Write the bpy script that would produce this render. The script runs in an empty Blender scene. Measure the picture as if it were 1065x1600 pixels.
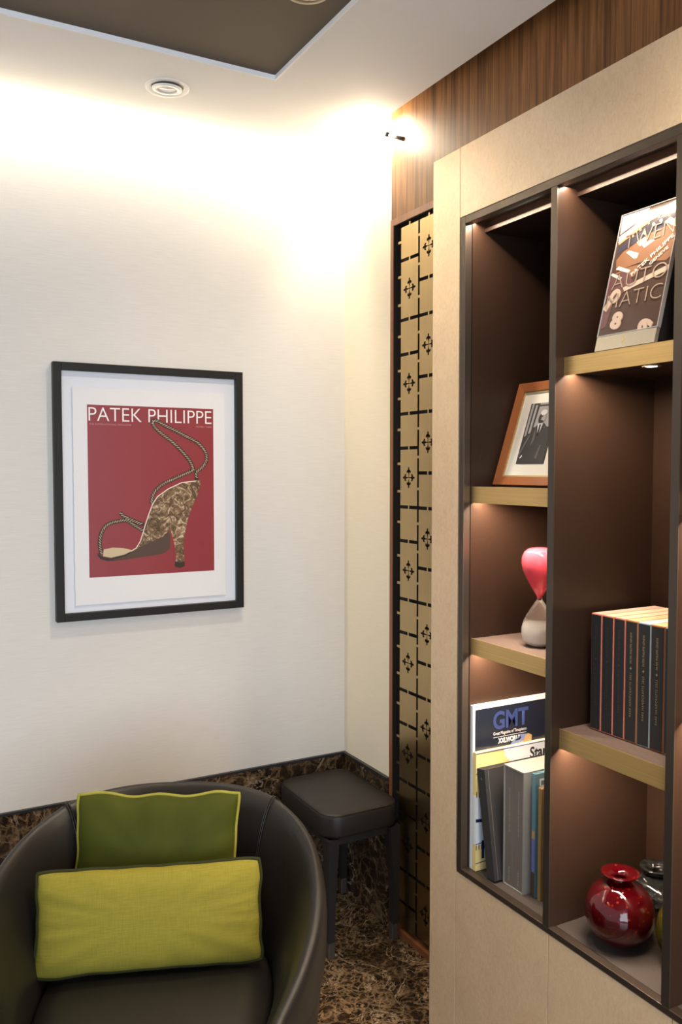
import bpy, bmesh, math, random
from mathutils import Matrix, Vector
random.seed(7)
SC = bpy.context.scene
COL = SC.collection
PI = math.pi

# ------------------------------------------------------------------ camera
cam_d = bpy.data.cameras.new('camera'); cam = bpy.data.objects.new('camera', cam_d); COL.objects.link(cam)
cam_d.sensor_fit = 'HORIZONTAL'; cam_d.sensor_width = 24.0; cam_d.lens = 24.0 * 1326 / 1065
cam_d.clip_start = 0.05
cam.location = (-1.4567, -2.6156, 1.5)
cam.rotation_euler = (math.radians(90 - 2.8064), 0, math.radians(-28.8712))
SC.camera = cam

# ------------------------------------------------------------------ world, exposure
SC.view_settings.view_transform = 'Standard'; SC.view_settings.look = 'None'
SC.view_settings.exposure = 0.60; SC.view_settings.gamma = 1.0
SC.view_settings.use_curve_mapping = False
w = bpy.data.worlds.new('room_ambience'); SC.world = w; w.use_nodes = True
w.node_tree.nodes['Background'].inputs[0].default_value = (0.93, 0.95, 1.0, 1)
w.node_tree.nodes['Background'].inputs[1].default_value = 0.34

# ------------------------------------------------------------------ large lights
def area(name, loc, target, sx, sy, power, color, spread=180):
    l = bpy.data.lights.new(name, 'AREA'); l.shape = 'RECTANGLE'; l.size = sx; l.size_y = sy
    l.energy = power; l.color = color; l.spread = math.radians(spread)
    o = bpy.data.objects.new(name, l); COL.objects.link(o); o.location = loc
    o.rotation_euler = (Vector(target) - Vector(loc)).to_track_quat('-Z', 'Y').to_euler()
    return o
area('daylight', (-2.2, -5.6, 1.35), (-1.4, 0.0, 1.6), 3.8, 2.3, 98, (0.80, 0.90, 1.0))
# warm LED line in the shadow gap between the ceiling raft and the picture wall
LED = bpy.data.lights.new('cove_led', 'AREA'); LED.shape = 'RECTANGLE'; LED.size = 3.1; LED.size_y = 0.012
LED.energy = 14.5; LED.color = (1.0, 0.86, 0.64)
led = bpy.data.objects.new('cove_led', LED); COL.objects.link(led)
led.location = (-1.58, -0.044, 2.615)
led.rotation_euler = (math.radians(20), 0, 0)
LE2 = bpy.data.lights.new('cove_led_return', 'AREA'); LE2.shape = 'RECTANGLE'; LE2.size = 0.012; LE2.size_y = 0.27
LE2.energy = 3.0; LE2.color = (1.0, 0.86, 0.64)
led2 = bpy.data.objects.new('cove_led_return', LE2); COL.objects.link(led2)
led2.location = (-0.046, -0.185, 2.612); led2.rotation_euler = (0, math.radians(15), 0)
LE3 = bpy.data.lights.new('cove_led_end', 'POINT'); LE3.shadow_soft_size = 0.018; LE3.energy = 1.9; LE3.color = (1.0, 0.86, 0.64)
led3 = bpy.data.objects.new('cove_led_end', LE3); COL.objects.link(led3); led3.location = (-0.085, -0.30, 2.548)
def spot(name, loc, target, power, color, angle, blend=0.6, radius=0.02):
    l = bpy.data.lights.new(name, 'SPOT'); l.energy = power; l.color = color
    l.spot_size = math.radians(angle); l.spot_blend = blend; l.shadow_soft_size = radius
    o = bpy.data.objects.new(name, l); COL.objects.link(o); o.location = loc
    o.rotation_euler = (Vector(target) - Vector(loc)).to_track_quat('-Z', 'Y').to_euler()
    return o
for px_, py_, e_ in ((-0.561, -0.816, 26), (-0.561, -1.95, 30), (-2.6, -1.2, 26)):
    spot('ceiling_spot', (px_, py_, 2.56), (px_, py_, 0), e_, (1, 0.87, 0.68), 130, 1.0, 0.04)

# ------------------------------------------------------------------ materials
M = {}
def newmat(name):
    m = bpy.data.materials.new(name); m.use_nodes = True; M[name] = m
    return m, m.node_tree, m.node_tree.nodes['Principled BSDF']
def setp(b, **k):
    for a, v in k.items():
        n = a.replace('_', ' ')
        if isinstance(v, tuple) and len(v) == 3: v = (*v, 1)
        b.inputs[n].default_value = v
def plain(name, col, rough=0.5, metal=0.0, **k):
    m, t, b = newmat(name)
    setp(b, Base_Color=col, Roughness=rough, Metallic=metal, **k)
    return m
def coords(t, scale=(1, 1, 1), rot=(0, 0, 0), kind='Object'):
    tc = t.nodes.new('ShaderNodeTexCoord'); mp = t.nodes.new('ShaderNodeMapping')
    mp.inputs['Scale'].default_value = scale; mp.inputs['Rotation'].default_value = rot
    t.links.new(tc.outputs[kind], mp.inputs[0]); return mp.outputs[0]
def noise(t, vec, scale, detail=4, rough=0.6, dist=0.0):
    n = t.nodes.new('ShaderNodeTexNoise'); n.inputs['Scale'].default_value = scale
    n.inputs['Detail'].default_value = detail; n.inputs['Roughness'].default_value = rough
    n.inputs['Distortion'].default_value = dist
    t.links.new(vec, n.inputs['Vector']); return n.outputs['Fac']
def ramp(t, fac, stops):
    r = t.nodes.new('ShaderNodeValToRGB'); e = r.color_ramp.elements
    while len(e) < len(stops): e.new(0.5)
    for i, (p, c) in enumerate(stops):
        e[i].position = p; e[i].color = (*c, 1)
    t.links.new(fac, r.inputs[0]); return r.outputs[0]
def bump(t, b, fac, strength, dist=0.001):
    n = t.nodes.new('ShaderNodeBump'); n.inputs['Strength'].default_value = strength
    n.inputs['Distance'].default_value = dist
    t.links.new(fac, n.inputs['Height']); t.links.new(n.outputs[0], b.inputs['Normal'])
def mix(t, f, a, c, mode='MIX'):
    n = t.nodes.new('ShaderNodeMix'); n.data_type = 'RGBA'; n.blend_type = mode
    for s, v in ((0, f), (6, a), (7, c)):
        if hasattr(v, 'links'): t.links.new(v, n.inputs[s])
        else: n.inputs[s].default_value = v if s == 0 else (*v, 1)
    return n.outputs[2]
def textured(name, scale, stops, nscale=1.0, detail=5, rough=0.5, metal=0.0, bstr=0.0, dist=0.0, nr=0.6, **k):
    m, t, b = newmat(name); setp(b, Roughness=rough, Metallic=metal, **k)
    f = noise(t, coords(t, scale), nscale, detail, nr, dist)
    t.links.new(ramp(t, f, stops), b.inputs['Base Color'])
    if bstr: bump(t, b, f, bstr)
    return m

# wallpaper: fine horizontal weave
textured('wallpaper', (14, 14, 420), [(0.3, (0.70, 0.672, 0.63)), (0.7, (0.77, 0.742, 0.70))], rough=0.75, bstr=0.25)
textured('cream_paper', (14, 14, 300), [(0.3, (0.76, 0.68, 0.54)), (0.7, (0.81, 0.73, 0.59))], rough=0.7, bstr=0.1)
plain('ceiling_white', (0.77, 0.765, 0.755), 0.8)
plain('edge_white', (0.86, 0.87, 0.9), 0.5)
plain('ceiling_brown', (0.105, 0.078, 0.052), 0.7)
# dark macassar-like upper panel, vertical grain
m, t, b = newmat('dark_wood'); setp(b, Roughness=0.45, Specular_IOR_Level=0.25)
v = coords(t, (1, 1, 0.035))
f1 = noise(t, v, 48, 5, 0.65, 0.3); f2 = noise(t, coords(t, (1, 1, 0.01)), 210, 2, 0.5)
c1 = ramp(t, f1, [(0.32, (0.045, 0.017, 0.006)), (0.46, (0.14, 0.057, 0.018)), (0.56, (0.26, 0.115, 0.036)), (0.68, (0.085, 0.033, 0.011))])
t.links.new(mix(t, 0.3, c1, ramp(t, f2, [(0.35, (0.04, 0.018, 0.007)), (0.65, (0.28, 0.13, 0.045))])), b.inputs['Base Color'])
textured('frame_wood', (30, 30, 1.5), [(0.3, (0.16, 0.055, 0.02)), (0.7, (0.27, 0.105, 0.04))], rough=0.4)
# pale burl veneer
m, t, b = newmat('burl'); setp(b, Roughness=0.36, Coat_Weight=0.15, Coat_Roughness=0.2)
v = coords(t)
f1 = noise(t, v, 9, 3, 0.5, 0.6); f2 = noise(t, coords(t, (1, 1.7, 0.9), (0.5, 0, 0.3)), 60, 6, 0.7, 1.4)
c1 = ramp(t, f1, [(0.3, (0.68, 0.485, 0.305)), (0.7, (0.76, 0.56, 0.36))])
c2 = ramp(t, f2, [(0.36, (0.57, 0.395, 0.225)), (0.5, (0.69, 0.50, 0.30)), (0.66, (0.77, 0.59, 0.39))])
t.links.new(mix(t, 0.45, c1, c2), b.inputs['Base Color'])
# dark emperador marble
def marble(name, bright, sc=1.0):
    m, t, b = newmat(name); setp(b, Roughness=0.16)
    v = coords(t, (sc, sc, sc))
    def ridge(scale, det, dist, wdt, rough=0.6):
        n = noise(t, v, scale, det, rough, dist)
        return ramp(t, n, [(0.5 - wdt, (0, 0, 0)), (0.5 - wdt * 0.25, (1, 1, 1)), (0.5 + wdt * 0.25, (1, 1, 1)), (0.5 + wdt, (0, 0, 0))])
    n1 = noise(t, v, 4.5, 5, 0.6, 0.4); n2 = noise(t, v, 26, 6, 0.72, 0.8)
    base = ramp(t, n2, [(0.36, (0.010, 0.0065, 0.004)), (0.52, (0.045 * bright, 0.026 * bright, 0.014 * bright)), (0.68, (0.17 * bright, 0.105 * bright, 0.058 * bright))])
    base = mix(t, ramp(t, n1, [(0.35, (0.75, 0.75, 0.75)), (0.6, (0.1, 0.1, 0.1))]), base, (0.016, 0.010, 0.006))
    vein = (0.33 * bright, 0.215 * bright, 0.115 * bright)
    msk = ramp(t, n1, [(0.34, (0.12, 0.12, 0.12)), (0.58, (0.8, 0.8, 0.8))])
    vw = t.nodes.new('ShaderNodeTexVoronoi'); vw.feature = 'DISTANCE_TO_EDGE'; vw.inputs['Scale'].default_value = 30
    wn = t.nodes.new('ShaderNodeTexNoise'); wn.inputs['Scale'].default_value = 16; wn.inputs['Detail'].default_value = 6; t.links.new(v, wn.inputs['Vector'])
    vm = t.nodes.new('ShaderNodeVectorMath'); vm.operation = 'MULTIPLY_ADD'; vm.inputs[1].default_value = (0.10, 0.10, 0.10)
    t.links.new(wn.outputs['Color'], vm.inputs[0]); t.links.new(v, vm.inputs[2]); t.links.new(vm.outputs[0], vw.inputs['Vector'])
    cell = ramp(t, vw.outputs['Distance'], [(0.0, (0.8, 0.8, 0.8)), (0.05, (0.3, 0.3, 0.3)), (0.13, (0, 0, 0))])
    base = mix(t, mix(t, 1.0, cell, msk, 'MULTIPLY'), base, vein)
    base = mix(t, mix(t, 1.0, ridge(13, 7, 1.2, 0.020), msk, 'MULTIPLY'), base, vein)
    base = mix(t, mix(t, 1.0, ridge(5, 8, 1.6, 0.007), (0.8, 0.8, 0.8), 'MULTIPLY'), base, (0.5 * bright, 0.38 * bright, 0.26 * bright))
    t.links.new(base, b.inputs['Base Color'])
marble('marble_floor', 1.15); marble('marble_skirting', 0.75, 0.55)
# metals
m, t, b = newmat('brass_plate'); setp(b, Metallic=1.0, Roughness=0.27)
f = noise(t, coords(t, (120, 120, 1.5)), 3, 3)
t.links.new(ramp(t, f, [(0.3, (0.46, 0.335, 0.165)), (0.7, (0.51, 0.375, 0.195))]), b.inputs['Base Color']); bump(t, b, f, 0.05)
m, t, b = newmat('brass_edge'); setp(b, Metallic=0.75, Roughness=0.38)
f = noise(t, coords(t, (60, 2, 220)), 2, 3)
t.links.new(ramp(t, f, [(0.3, (0.66, 0.43, 0.16)), (0.7, (0.76, 0.52, 0.22))]), b.inputs['Base Color'])
plain('bronze_trim', (0.095, 0.074, 0.058), 0.36, 0.7)
plain('dark_void', (0.012, 0.009, 0.007), 0.7)
textured('interior_brown', (25, 25, 25), [(0.3, (0.028, 0.0145, 0.009)), (0.7, (0.033, 0.0175, 0.011))], nscale=6, rough=0.40, Specular_IOR_Level=0.28)
textured('shelf_leather', (200, 200, 200), [(0.3, (0.15, 0.105, 0.09)), (0.7, (0.19, 0.135, 0.115))], rough=0.6)
textured('floor_leather', (200, 200, 200), [(0.3, (0.05, 0.04, 0.036)), (0.7, (0.065, 0.052, 0.047))], rough=0.55)
plain('door_gap', (0.05, 0.03, 0.02), 0.7)
plain('black_metal', (0.02, 0.02, 0.022), 0.4)
plain('chrome', (0.8, 0.8, 0.8), 0.2, 1.0)
plain('lamp_white', (0.82, 0.81, 0.79), 0.4)
plain('ring_bronze', (0.30, 0.25, 0.18), 0.4, 0.5)
m, t, b = newmat('lamp_glow'); setp(b, Base_Color=(1, 1, 1), Emission_Color=(1, 0.93, 0.82), Emission_Strength=12.0)
plain('lens', (0.80, 0.79, 0.76), 0.15)
# poster
plain('frame_black', (0.013, 0.012, 0.011), 0.5, Specular_IOR_Level=0.3)
plain('mat_white', (0.80, 0.82, 0.88), 0.35, Coat_Weight=0.35, Coat_Roughness=0.22)
plain('paper_white', (0.82, 0.81, 0.82), 0.5, Coat_Weight=0.35, Coat_Roughness=0.22)
plain('print_red', (0.27, 0.022, 0.03), 0.4, Coat_Weight=0.35, Coat_Roughness=0.22)
plain('print_white', (0.88, 0.86, 0.86), 0.5)
plain('print_pink', (0.55, 0.26, 0.26), 0.5)
m, t, b = newmat('shoe_gold'); setp(b, Roughness=0.4)
f = noise(t, coords(t, (1, 1, 1)), 42, 6, 0.72, 1.8)
t.links.new(ramp(t, f, [(0.33, (0.022, 0.012, 0.006)), (0.46, (0.12, 0.065, 0.028)), (0.55, (0.28, 0.17, 0.085)), (0.64, (0.75, 0.6, 0.42)), (0.7, (0.13, 0.07, 0.03))]), b.inputs['Base Color'])
plain('shoe_cream', (0.62, 0.49, 0.30), 0.5); plain('shoe_dark', (0.030, 0.017, 0.010), 0.5)
plain('shoe_brown', (0.085, 0.045, 0.028), 0.5); plain('rope_light', (0.50, 0.38, 0.24), 0.5); plain('shoe_edge', (0.85, 0.78, 0.66), 0.5)
# seating
m, t, b = newmat('leather_dark'); setp(b, Roughness=0.40, Base_Color=(0.013, 0.011, 0.0093), Specular_IOR_Level=0.42)
f = noise(t, coords(t), 260, 3); f2 = noise(t, coords(t), 9, 3)
bump(t, b, f, 0.10, 0.0008)
m, t, b = newmat('leather_stool'); setp(b, Roughness=0.5, Base_Color=(0.021, 0.017, 0.0145), Specular_IOR_Level=0.4); bump(t, b, noise(t, coords(t), 300, 3), 0.12, 0.0008)
plain('stool_leg', (0.014, 0.013, 0.013), 0.5); plain('ferrule', (0.14, 0.12, 0.105), 0.4, 0.7)
m, t, b = newmat('velvet_green'); setp(b, Roughness=0.7, Sheen_Weight=0.35, Sheen_Roughness=0.3, Sheen_Tint=(0.30, 0.34, 0.05), Specular_IOR_Level=0.15)
f = noise(t, coords(t, (1, 0.35, 1)), 9, 2, 0.4, 0.3)
t.links.new(ramp(t, f, [(0.3, (0.043, 0.052, 0.005)), (0.7, (0.060, 0.069, 0.007))]), b.inputs['Base Color'])
plain('piping_lime', (0.30, 0.27, 0.03), 0.7)
m, t, b = newmat('linen_lime'); setp(b, Roughness=0.9, Specular_IOR_Level=0.2)
fa = noise(t, coords(t, (30, 700, 30)), 1, 3); fb = noise(t, coords(t, (700, 30, 30)), 1, 3)
t.links.new(mix(t, 0.5, ramp(t, fa, [(0.25, (0.19, 0.165, 0.020)), (0.75, (0.33, 0.285, 0.043))]), ramp(t, fb, [(0.25, (0.21, 0.18, 0.022)), (0.75, (0.32, 0.275, 0.040))])), b.inputs['Base Color'])
bump(t, b, fa, 0.15, 0.0006)
plain('piping_green', (0.026, 0.030, 0.006), 0.7, Specular_IOR_Level=0.2)
# shelf things
plain('cherry', (0.36, 0.125, 0.045), 0.35); plain('gilt', (0.72, 0.58, 0.30), 0.35, 0.5)
plain('mount_cream', (0.82, 0.79, 0.72), 0.6)
for i, g in enumerate((0.012, 0.05, 0.12, 0.33, 0.62)): plain('grey_%d' % i, (g, g * 0.97, g), 0.45)
plain('case_red', (0.78, 0.055, 0.045), 0.5)
m, t, b = newmat('glass_clear'); setp(b, Roughness=0.0, Transmission_Weight=1.0, IOR=1.3, Base_Color=(1, 1, 1))
m, t, b = newmat('glass_pink'); setp(b, Base_Color=(0.93, 0.10, 0.15), Roughness=0.04, Coat_Weight=1.0, Transmission_Weight=0.25, IOR=1.45)
plain('sand', (0.85, 0.81, 0.73), 0.9)
m, t, b = newmat('glass_red'); setp(b, Base_Color=(0.15, 0.003, 0.008), Roughness=0.03, Transmission_Weight=0.75, IOR=1.45, Coat_Weight=0.6)
vo = t.nodes.new('ShaderNodeTexVoronoi'); vo.inputs['Scale'].default_value = 75; t.links.new(coords(t), vo.inputs['Vector'])
bump(t, b, noise(t, coords(t), 45, 2), 0.25, 0.004)
t.links.new(ramp(t, vo.outputs['Distance'], [(0.10, (0.75, 0.07, 0.03)), (0.22, (0.15, 0.003, 0.008))]), b.inputs['Base Color'])
m, t, b = newmat('glass_smoke'); setp(b, Base_Color=(0.045, 0.05, 0.05), Roughness=0.02, Coat_Weight=0.8, Transmission_Weight=0.7, IOR=1.4)
vo = t.nodes.new('ShaderNodeTexVoronoi'); vo.inputs['Scale'].default_value = 60; t.links.new(coords(t), vo.inputs['Vector'])
bump(t, b, vo.outputs['Distance'], 1.0, 0.012)
m, t, b = newmat('glass_olive'); setp(b, Base_Color=(0.075, 0.066, 0.006), Roughness=0.04, Transmission_Weight=0.6, IOR=1.45, Coat_Weight=0.5)
vo = t.nodes.new('ShaderNodeTexVoronoi'); vo.inputs['Scale'].default_value = 55; t.links.new(coords(t), vo.inputs['Vector'])
bump(t, b, vo.outputs['Distance'], 0.3, 0.004)
plain('black_cloth', (0.018, 0.018, 0.019), 0.6); plain('gold_letter', (0.42, 0.29, 0.13), 0.45)
plain('gold_faint', (0.06, 0.05, 0.04), 0.5)
plain('coral', (0.78, 0.24, 0.17), 0.5); plain('orange', (0.50, 0.19, 0.06), 0.5); plain('sky', (0.36, 0.50, 0.56), 0.5)
plain('sage', (0.30, 0.36, 0.34), 0.5); plain('rust', (0.52, 0.15, 0.04), 0.5)
plain('page', (0.86, 0.83, 0.75), 0.7); plain('page_blush', (0.86, 0.60, 0.48), 0.6); plain('page_cream', (0.88, 0.74, 0.54), 0.6)
plain('page_white', (0.90, 0.89, 0.85), 0.6); plain('page_sand', (0.84, 0.66, 0.38), 0.6)
plain('book_white', (0.85, 0.85, 0.86), 0.35); plain('book_navy', (0.012, 0.016, 0.028), 0.25)
plain('ink_blue', (0.030, 0.050, 0.17), 0.4); plain('ink_black', (0.01, 0.01, 0.014), 0.5); plain('ink_navy', (0.012, 0.016, 0.09), 0.4)
plain('book_yellow', (0.85, 0.65, 0.27), 0.4); plain('book_pale', (0.72, 0.78, 0.86), 0.4); plain('strap_blue', (0.16, 0.22, 0.42), 0.5)
plain('skin_tan', (0.55, 0.38, 0.24), 0.5)
plain('book_charcoal', (0.030, 0.029, 0.030), 0.6); plain('slip_grey', (0.155, 0.135, 0.118), 0.5); plain('slip_light', (0.27, 0.255, 0.235), 0.5)
plain('slip_line', (0.45, 0.43, 0.40), 0.5); plain('letter_grey', (0.40, 0.36, 0.32), 0.5); plain('letter_red', (0.35, 0.07, 0.04), 0.5)
plain('teal', (0.10, 0.22, 0.28), 0.4); plain('violet', (0.14, 0.15, 0.42), 0.4); plain('bronze_book', (0.26, 0.175, 0.07), 0.4); plain('wood_tan', (0.42, 0.27, 0.13), 0.5)
plain('umber', (0.07, 0.04, 0.025), 0.4)
# advertising stand
plain('ad_brown', (0.075, 0.047, 0.038), 0.12); plain('ad_copper', (0.25, 0.13, 0.075), 0.15); plain('ad_lilac', (0.34, 0.32, 0.41), 0.12)
plain('ad_white', (0.66, 0.62, 0.58), 0.15); plain('ad_peach', (0.50, 0.31, 0.20), 0.15); plain('ad_plum', (0.13, 0.065, 0.065), 0.15)
plain('ad_navy', (0.05, 0.05, 0.075), 0.15); plain('ad_bone', (0.48, 0.37, 0.30), 0.2); plain('ad_line', (0.27, 0.20, 0.155), 0.3)
plain('ad_shade', (0.26, 0.16, 0.12), 0.2)
plain('ad_base', (0.34, 0.31, 0.25), 0.32, 0.4); plain('acrylic', (0.35, 0.34, 0.34), 0.1)

# ------------------------------------------------------------------ mesh helpers
def obj(name, bm, mat, parent=None, smooth=False, label=None):
    me = bpy.data.meshes.new(name); bmesh.ops.recalc_face_normals(bm, faces=bm.faces); bm.to_mesh(me); bm.free()
    o = bpy.data.objects.new(name, me); COL.objects.link(o)
    me.materials.append(M[mat])
    if smooth:
        for p in me.polygons: p.use_smooth = True
    if parent: o.parent = parent
    if label: o['label'] = label
    return o
def box(bm, lo, hi, bev=0.0, seg=2):
    r = bmesh.ops.create_cube(bm, size=1)
    vs = r['verts']
    for v in vs: v.co = Vector([lo[i] + (v.co[i] + 0.5) * (hi[i] - lo[i]) for i in range(3)])
    if bev:
        es = list({e for v in vs for e in v.link_edges})
        bmesh.ops.bevel(bm, geom=es, offset=bev, segments=seg, affect='EDGES', profile=0.5)
    return bm
def bx(name, lo, hi, mat, parent=None, bev=0.0, seg=2, label=None):
    return obj(name, box(bmesh.new(), lo, hi, bev, seg), mat, parent, False, label)
def bxs(name, boxes, mat, parent=None, bev=0.0):
    bm = bmesh.new()
    for lo, hi in boxes: box(bm, lo, hi, bev)
    return obj(name, bm, mat, parent)
def lathe_bm(bm, prof, n=48, c=(0, 0)):
    rings = []
    for r, z in prof:
        if r < 1e-5: rings.append([bm.verts.new((c[0], c[1], z))])
        else: rings.append([bm.verts.new((c[0] + r * math.cos(2 * PI * i / n), c[1] + r * math.sin(2 * PI * i / n), z)) for i in range(n)])
    for a, b_ in zip(rings, rings[1:]):
        for i in range(n):
            j = (i + 1) % n
            if len(a) == 1 and len(b_) == 1: continue
            if len(a) == 1: bm.faces.new((a[0], b_[i], b_[j]))
            elif len(b_) == 1: bm.faces.new((a[i], a[j], b_[0]))
            else: bm.faces.new((a[i], a[j], b_[j], b_[i]))
    return bm
def lathe(name, prof, mat, parent=None, n=48, label=None):
    return obj(name, lathe_bm(bmesh.new(), prof, n), mat, parent, True, label)
def tube(bm, pts, r, n=8, closed=False):
    pts = [Vector(p) for p in pts]; rings = []; N = len(pts)
    up = Vector((0.13, 0.21, 0.97))
    for i, p in enumerate(pts):
        a = pts[i - 1] if (closed or i) else p; c = pts[(i + 1) % N] if (closed or i < N - 1) else p
        d = (c - a).normalized(); u = d.cross(up)
        if u.length < 1e-3: u = d.cross(Vector((1, 0, 0)))
        u.normalize(); v = d.cross(u)
        rings.append([bm.verts.new(p + r * (math.cos(2 * PI * k / n) * u + math.sin(2 * PI * k / n) * v)) for k in range(n)])
    for i in range(N if closed else N - 1):
        a, b_ = rings[i], rings[(i + 1) % N]
        for k in range(n): bm.faces.new((a[k], a[(k + 1) % n], b_[(k + 1) % n], b_[k]))
    if not closed:
        bm.faces.new(rings[0]); bm.faces.new(rings[-1])
    return bm
def poly(bm, pts, z, th=0.0003):
    """flat print patch: polygon in the local xy plane, z is its top"""
    lo = [bm.verts.new((x, y, z - th)) for x, y in pts]; hi = [bm.verts.new((x, y, z)) for x, y in pts]
    bm.faces.new(hi); n = len(pts)
    for i in range(n): bm.faces.new((lo[i], lo[(i + 1) % n], hi[(i + 1) % n], hi[i]))
    return bm
def art(name, polys, mat, parent, z, th=0.0003, label=None):
    bm = bmesh.new()
    for p in polys: poly(bm, p, z, th)
    o = obj(name, bm, mat, parent, False, label)
    return o
def thing(name, label, cat, loc=(0, 0, 0), rot=None, group=None):
    o = bpy.data.objects.new(name, None); COL.objects.link(o); o.empty_display_size = 0.05
    o.matrix_world = Matrix.Translation(loc) @ (rot.to_4x4() if rot else Matrix.Identity(4))
    o['label'] = label; o['category'] = cat
    if group: o['group'] = group
    return o
def tag(o, label, cat, group=None):
    o['label'] = label; o['category'] = cat
    if group: o['group'] = group
    return o
def struct(o): o['kind'] = 'structure'; return o
def axes(x, y, z): return Matrix((x, y, z)).transposed()
FACE_Y = axes((1, 0, 0), (0, 0, 1), (0, -1, 0))        # prints looking towards -y
FACE_X = axes((0, -1, 0), (0, 0, 1), (-1, 0, 0))       # prints looking towards -x
SPINE_UP = axes((0, 0, 1), (0, 1, 0), (-1, 0, 0))      # text running upwards on a spine that looks to -x
def curve_mesh(cu, name, mat, parent, mtx):
    tmp = bpy.data.objects.new('tmp', cu); COL.objects.link(tmp)
    dg = bpy.context.evaluated_depsgraph_get(); me = bpy.data.meshes.new_from_object(tmp.evaluated_get(dg))
    bpy.data.objects.remove(tmp); me.name = name
    bpy.data.curves.remove(cu)
    me.transform(mtx); me.materials.clear(); me.materials.append(M[mat])
    o = bpy.data.objects.new(name, me); COL.objects.link(o)
    if parent: o.parent = parent
    return o
def text(body, w, h, mat, parent, pos, rot=None, bold=0.0, name='lettering', align='LEFT', ext=0.00015, shear=0.0, space=1.0, label=None):
    """lettering fitted to width w (and height h if given); pos = left end of its baseline in parent space"""
    cu = bpy.data.curves.new('t', 'FONT'); cu.body = body; cu.size = 1; cu.extrude = 0; cu.offset = bold; cu.shear = shear
    cu.resolution_u = 4; cu.space_character = space
    o = curve_mesh(cu, name, mat, parent, Matrix.Identity(4))
    me = o.data
    xs = [v.co.x for v in me.vertices]; ys = [v.co.y for v in me.vertices]
    x0, x1, y0, y1 = min(xs), max(xs), min(ys), max(ys)
    sx = w / (x1 - x0); sy = (h / (y1 - y0)) if h else sx
    m_ = Matrix.Translation(pos) @ (rot.to_4x4() if rot else Matrix.Identity(4)) @ Matrix.Diagonal((sx, sy, 1, 1)) @ Matrix.Translation((-x0, -y0 if h else 0, 0))
    me.transform(m_)
    if label: o['label'] = label
    return o

# ================================================================== SETTING
ZC = 2.575
floor = struct(bx('floor', (-3.3, -4.2, -0.06), (0.35, 0.0, 0.0), 'marble_floor'))
wall = struct(bx('wall_back', (-3.3, 0.0, 0.0), (0.0, 0.12, 2.80), 'wallpaper'))
wr = struct(bx('wall_right', (0.0, -0.3045, 0.498), (0.35, 0.12, 2.80), 'cream_paper'))
sk = struct(bx('baseboard_back', (-3.3, -0.010, 0.0), (-0.0, 0.0, 0.490), 'marble_skirting'))
bx('skirting_cap', (-3.3, -0.012, 0.490), (0.0, 0.0, 0.498), 'black_metal', sk, label='thin dark metal strip capping the skirting')
sk2 = struct(bx('baseboard_right', (-0.010, -0.3045, 0.0), (0.12, -0.0105, 0.490), 'marble_skirting'))
bx('skirting_cap', (-0.012, -0.3045, 0.490), (0.0, -0.0125, 0.498), 'black_metal', sk2, label='thin dark metal strip capping the skirting')
# upper wood panelling on the right wall, above the metal screen and the bookcase
wp = struct(bx('trim_1', (0.0, -2.25, 2.289), (0.35, -0.3045, 2.80), 'dark_wood'))
wp2 = struct(bx('trim_2', (0.0, -0.86, 0.0), (0.35, -0.612, 2.289), 'dark_wood'))
# ceiling raft with a shallow dark recess
rx, ry = -0.4575, -0.430
bm = bmesh.new()
for lo, hi in (((-3.3, ry, ZC), (-0.062, -0.055, ZC + .12)), ((rx, -4.2, ZC), (-0.062, ry, ZC + .12))): box(bm, lo, hi)
ce = struct(obj('ceiling', bm, 'ceiling_white'))
bx('recessed_panel', (-3.3, -4.2, ZC + 0.012), (rx, ry, ZC + .11), 'ceiling_brown', ce, label='dark brown recessed ceiling panel')
bxs('recess_edge', [((-3.3, ry - 0.003, ZC - 0.001), (rx - .003, ry, ZC + .012)), ((rx - 0.003, -4.2, ZC - 0.001), (rx, ry, ZC + .012))], 'edge_white', ce)
bx('upper_soffit', (-3.3, -4.2, 2.80), (0.35, 0.12, 2.86), 'ceiling_white', ce)

# ================================================================== METAL SCREEN
ls = thing('decorative_screen', 'tall brass lattice screen with cross cut-outs in a wooden frame beside the bookcase', 'screen', (-0.0, -0.45, 0.0))
def W(lo, hi): return ((lo[0], lo[1] + 0.45, lo[2]), (hi[0], hi[1] + 0.45, hi[2]))
def wb(name, lo, hi, mat, parent, **k):
    a, c = W(lo, hi); return bx(name, a, c, mat, parent, **k)
wb('frame_stile', (-0.004, -0.322, 0.0), (0.03, -0.305, 2.288), 'frame_wood', ls)
wb('frame_stile', (-0.004, -0.612, 0.0), (0.03, -0.595, 2.288), 'frame_wood', ls)
wb('frame_rail', (-0.004, -0.595, 2.268), (0.03, -0.322, 2.288), 'frame_wood', ls)
wb('frame_rail', (-0.004, -0.595, 0.0), (0.03, -0.322, 0.020), 'frame_wood', ls)
for lo_, hi_ in (((-0.002, -0.3236, 0.02), (0.022, -0.322, 2.268)), ((-0.002, -0.595, 2.2665), (0.022, -0.3236, 2.268))): wb('gap_shade', lo_, hi_, 'dark_void', ls)  # added black strips over the lit inner wood, standing in for shade in the gap
wb('backing', (0.022, -0.595, 0.02), (0.03, -0.322, 2.268), 'dark_void', ls)
def cross_outline(s):
    arm = [(0.030, 0.04), (0.045, 0.25), (0.080, 0.40), (0.14, 0.50), (0.19, 0.48), (0.20, 0.41), (0.27, 0.40), (0.335, 0.50), (0.32, 0.60), (0.24, 0.68), (0.125, 0.71), (0.070, 0.76), (0.125, 0.85), (0.0, 1.0)]
    one = [(-x, y) for x, y in arm] [:-1] + list(reversed(arm))
    pts = []
    for k in range(4):
        a = -k * PI / 2; ca, sa = math.cos(a), math.sin(a)
        pts += [((x * ca - y * sa) * s, (x * sa + y * ca) * s) for x, y in one]
    return pts
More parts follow.
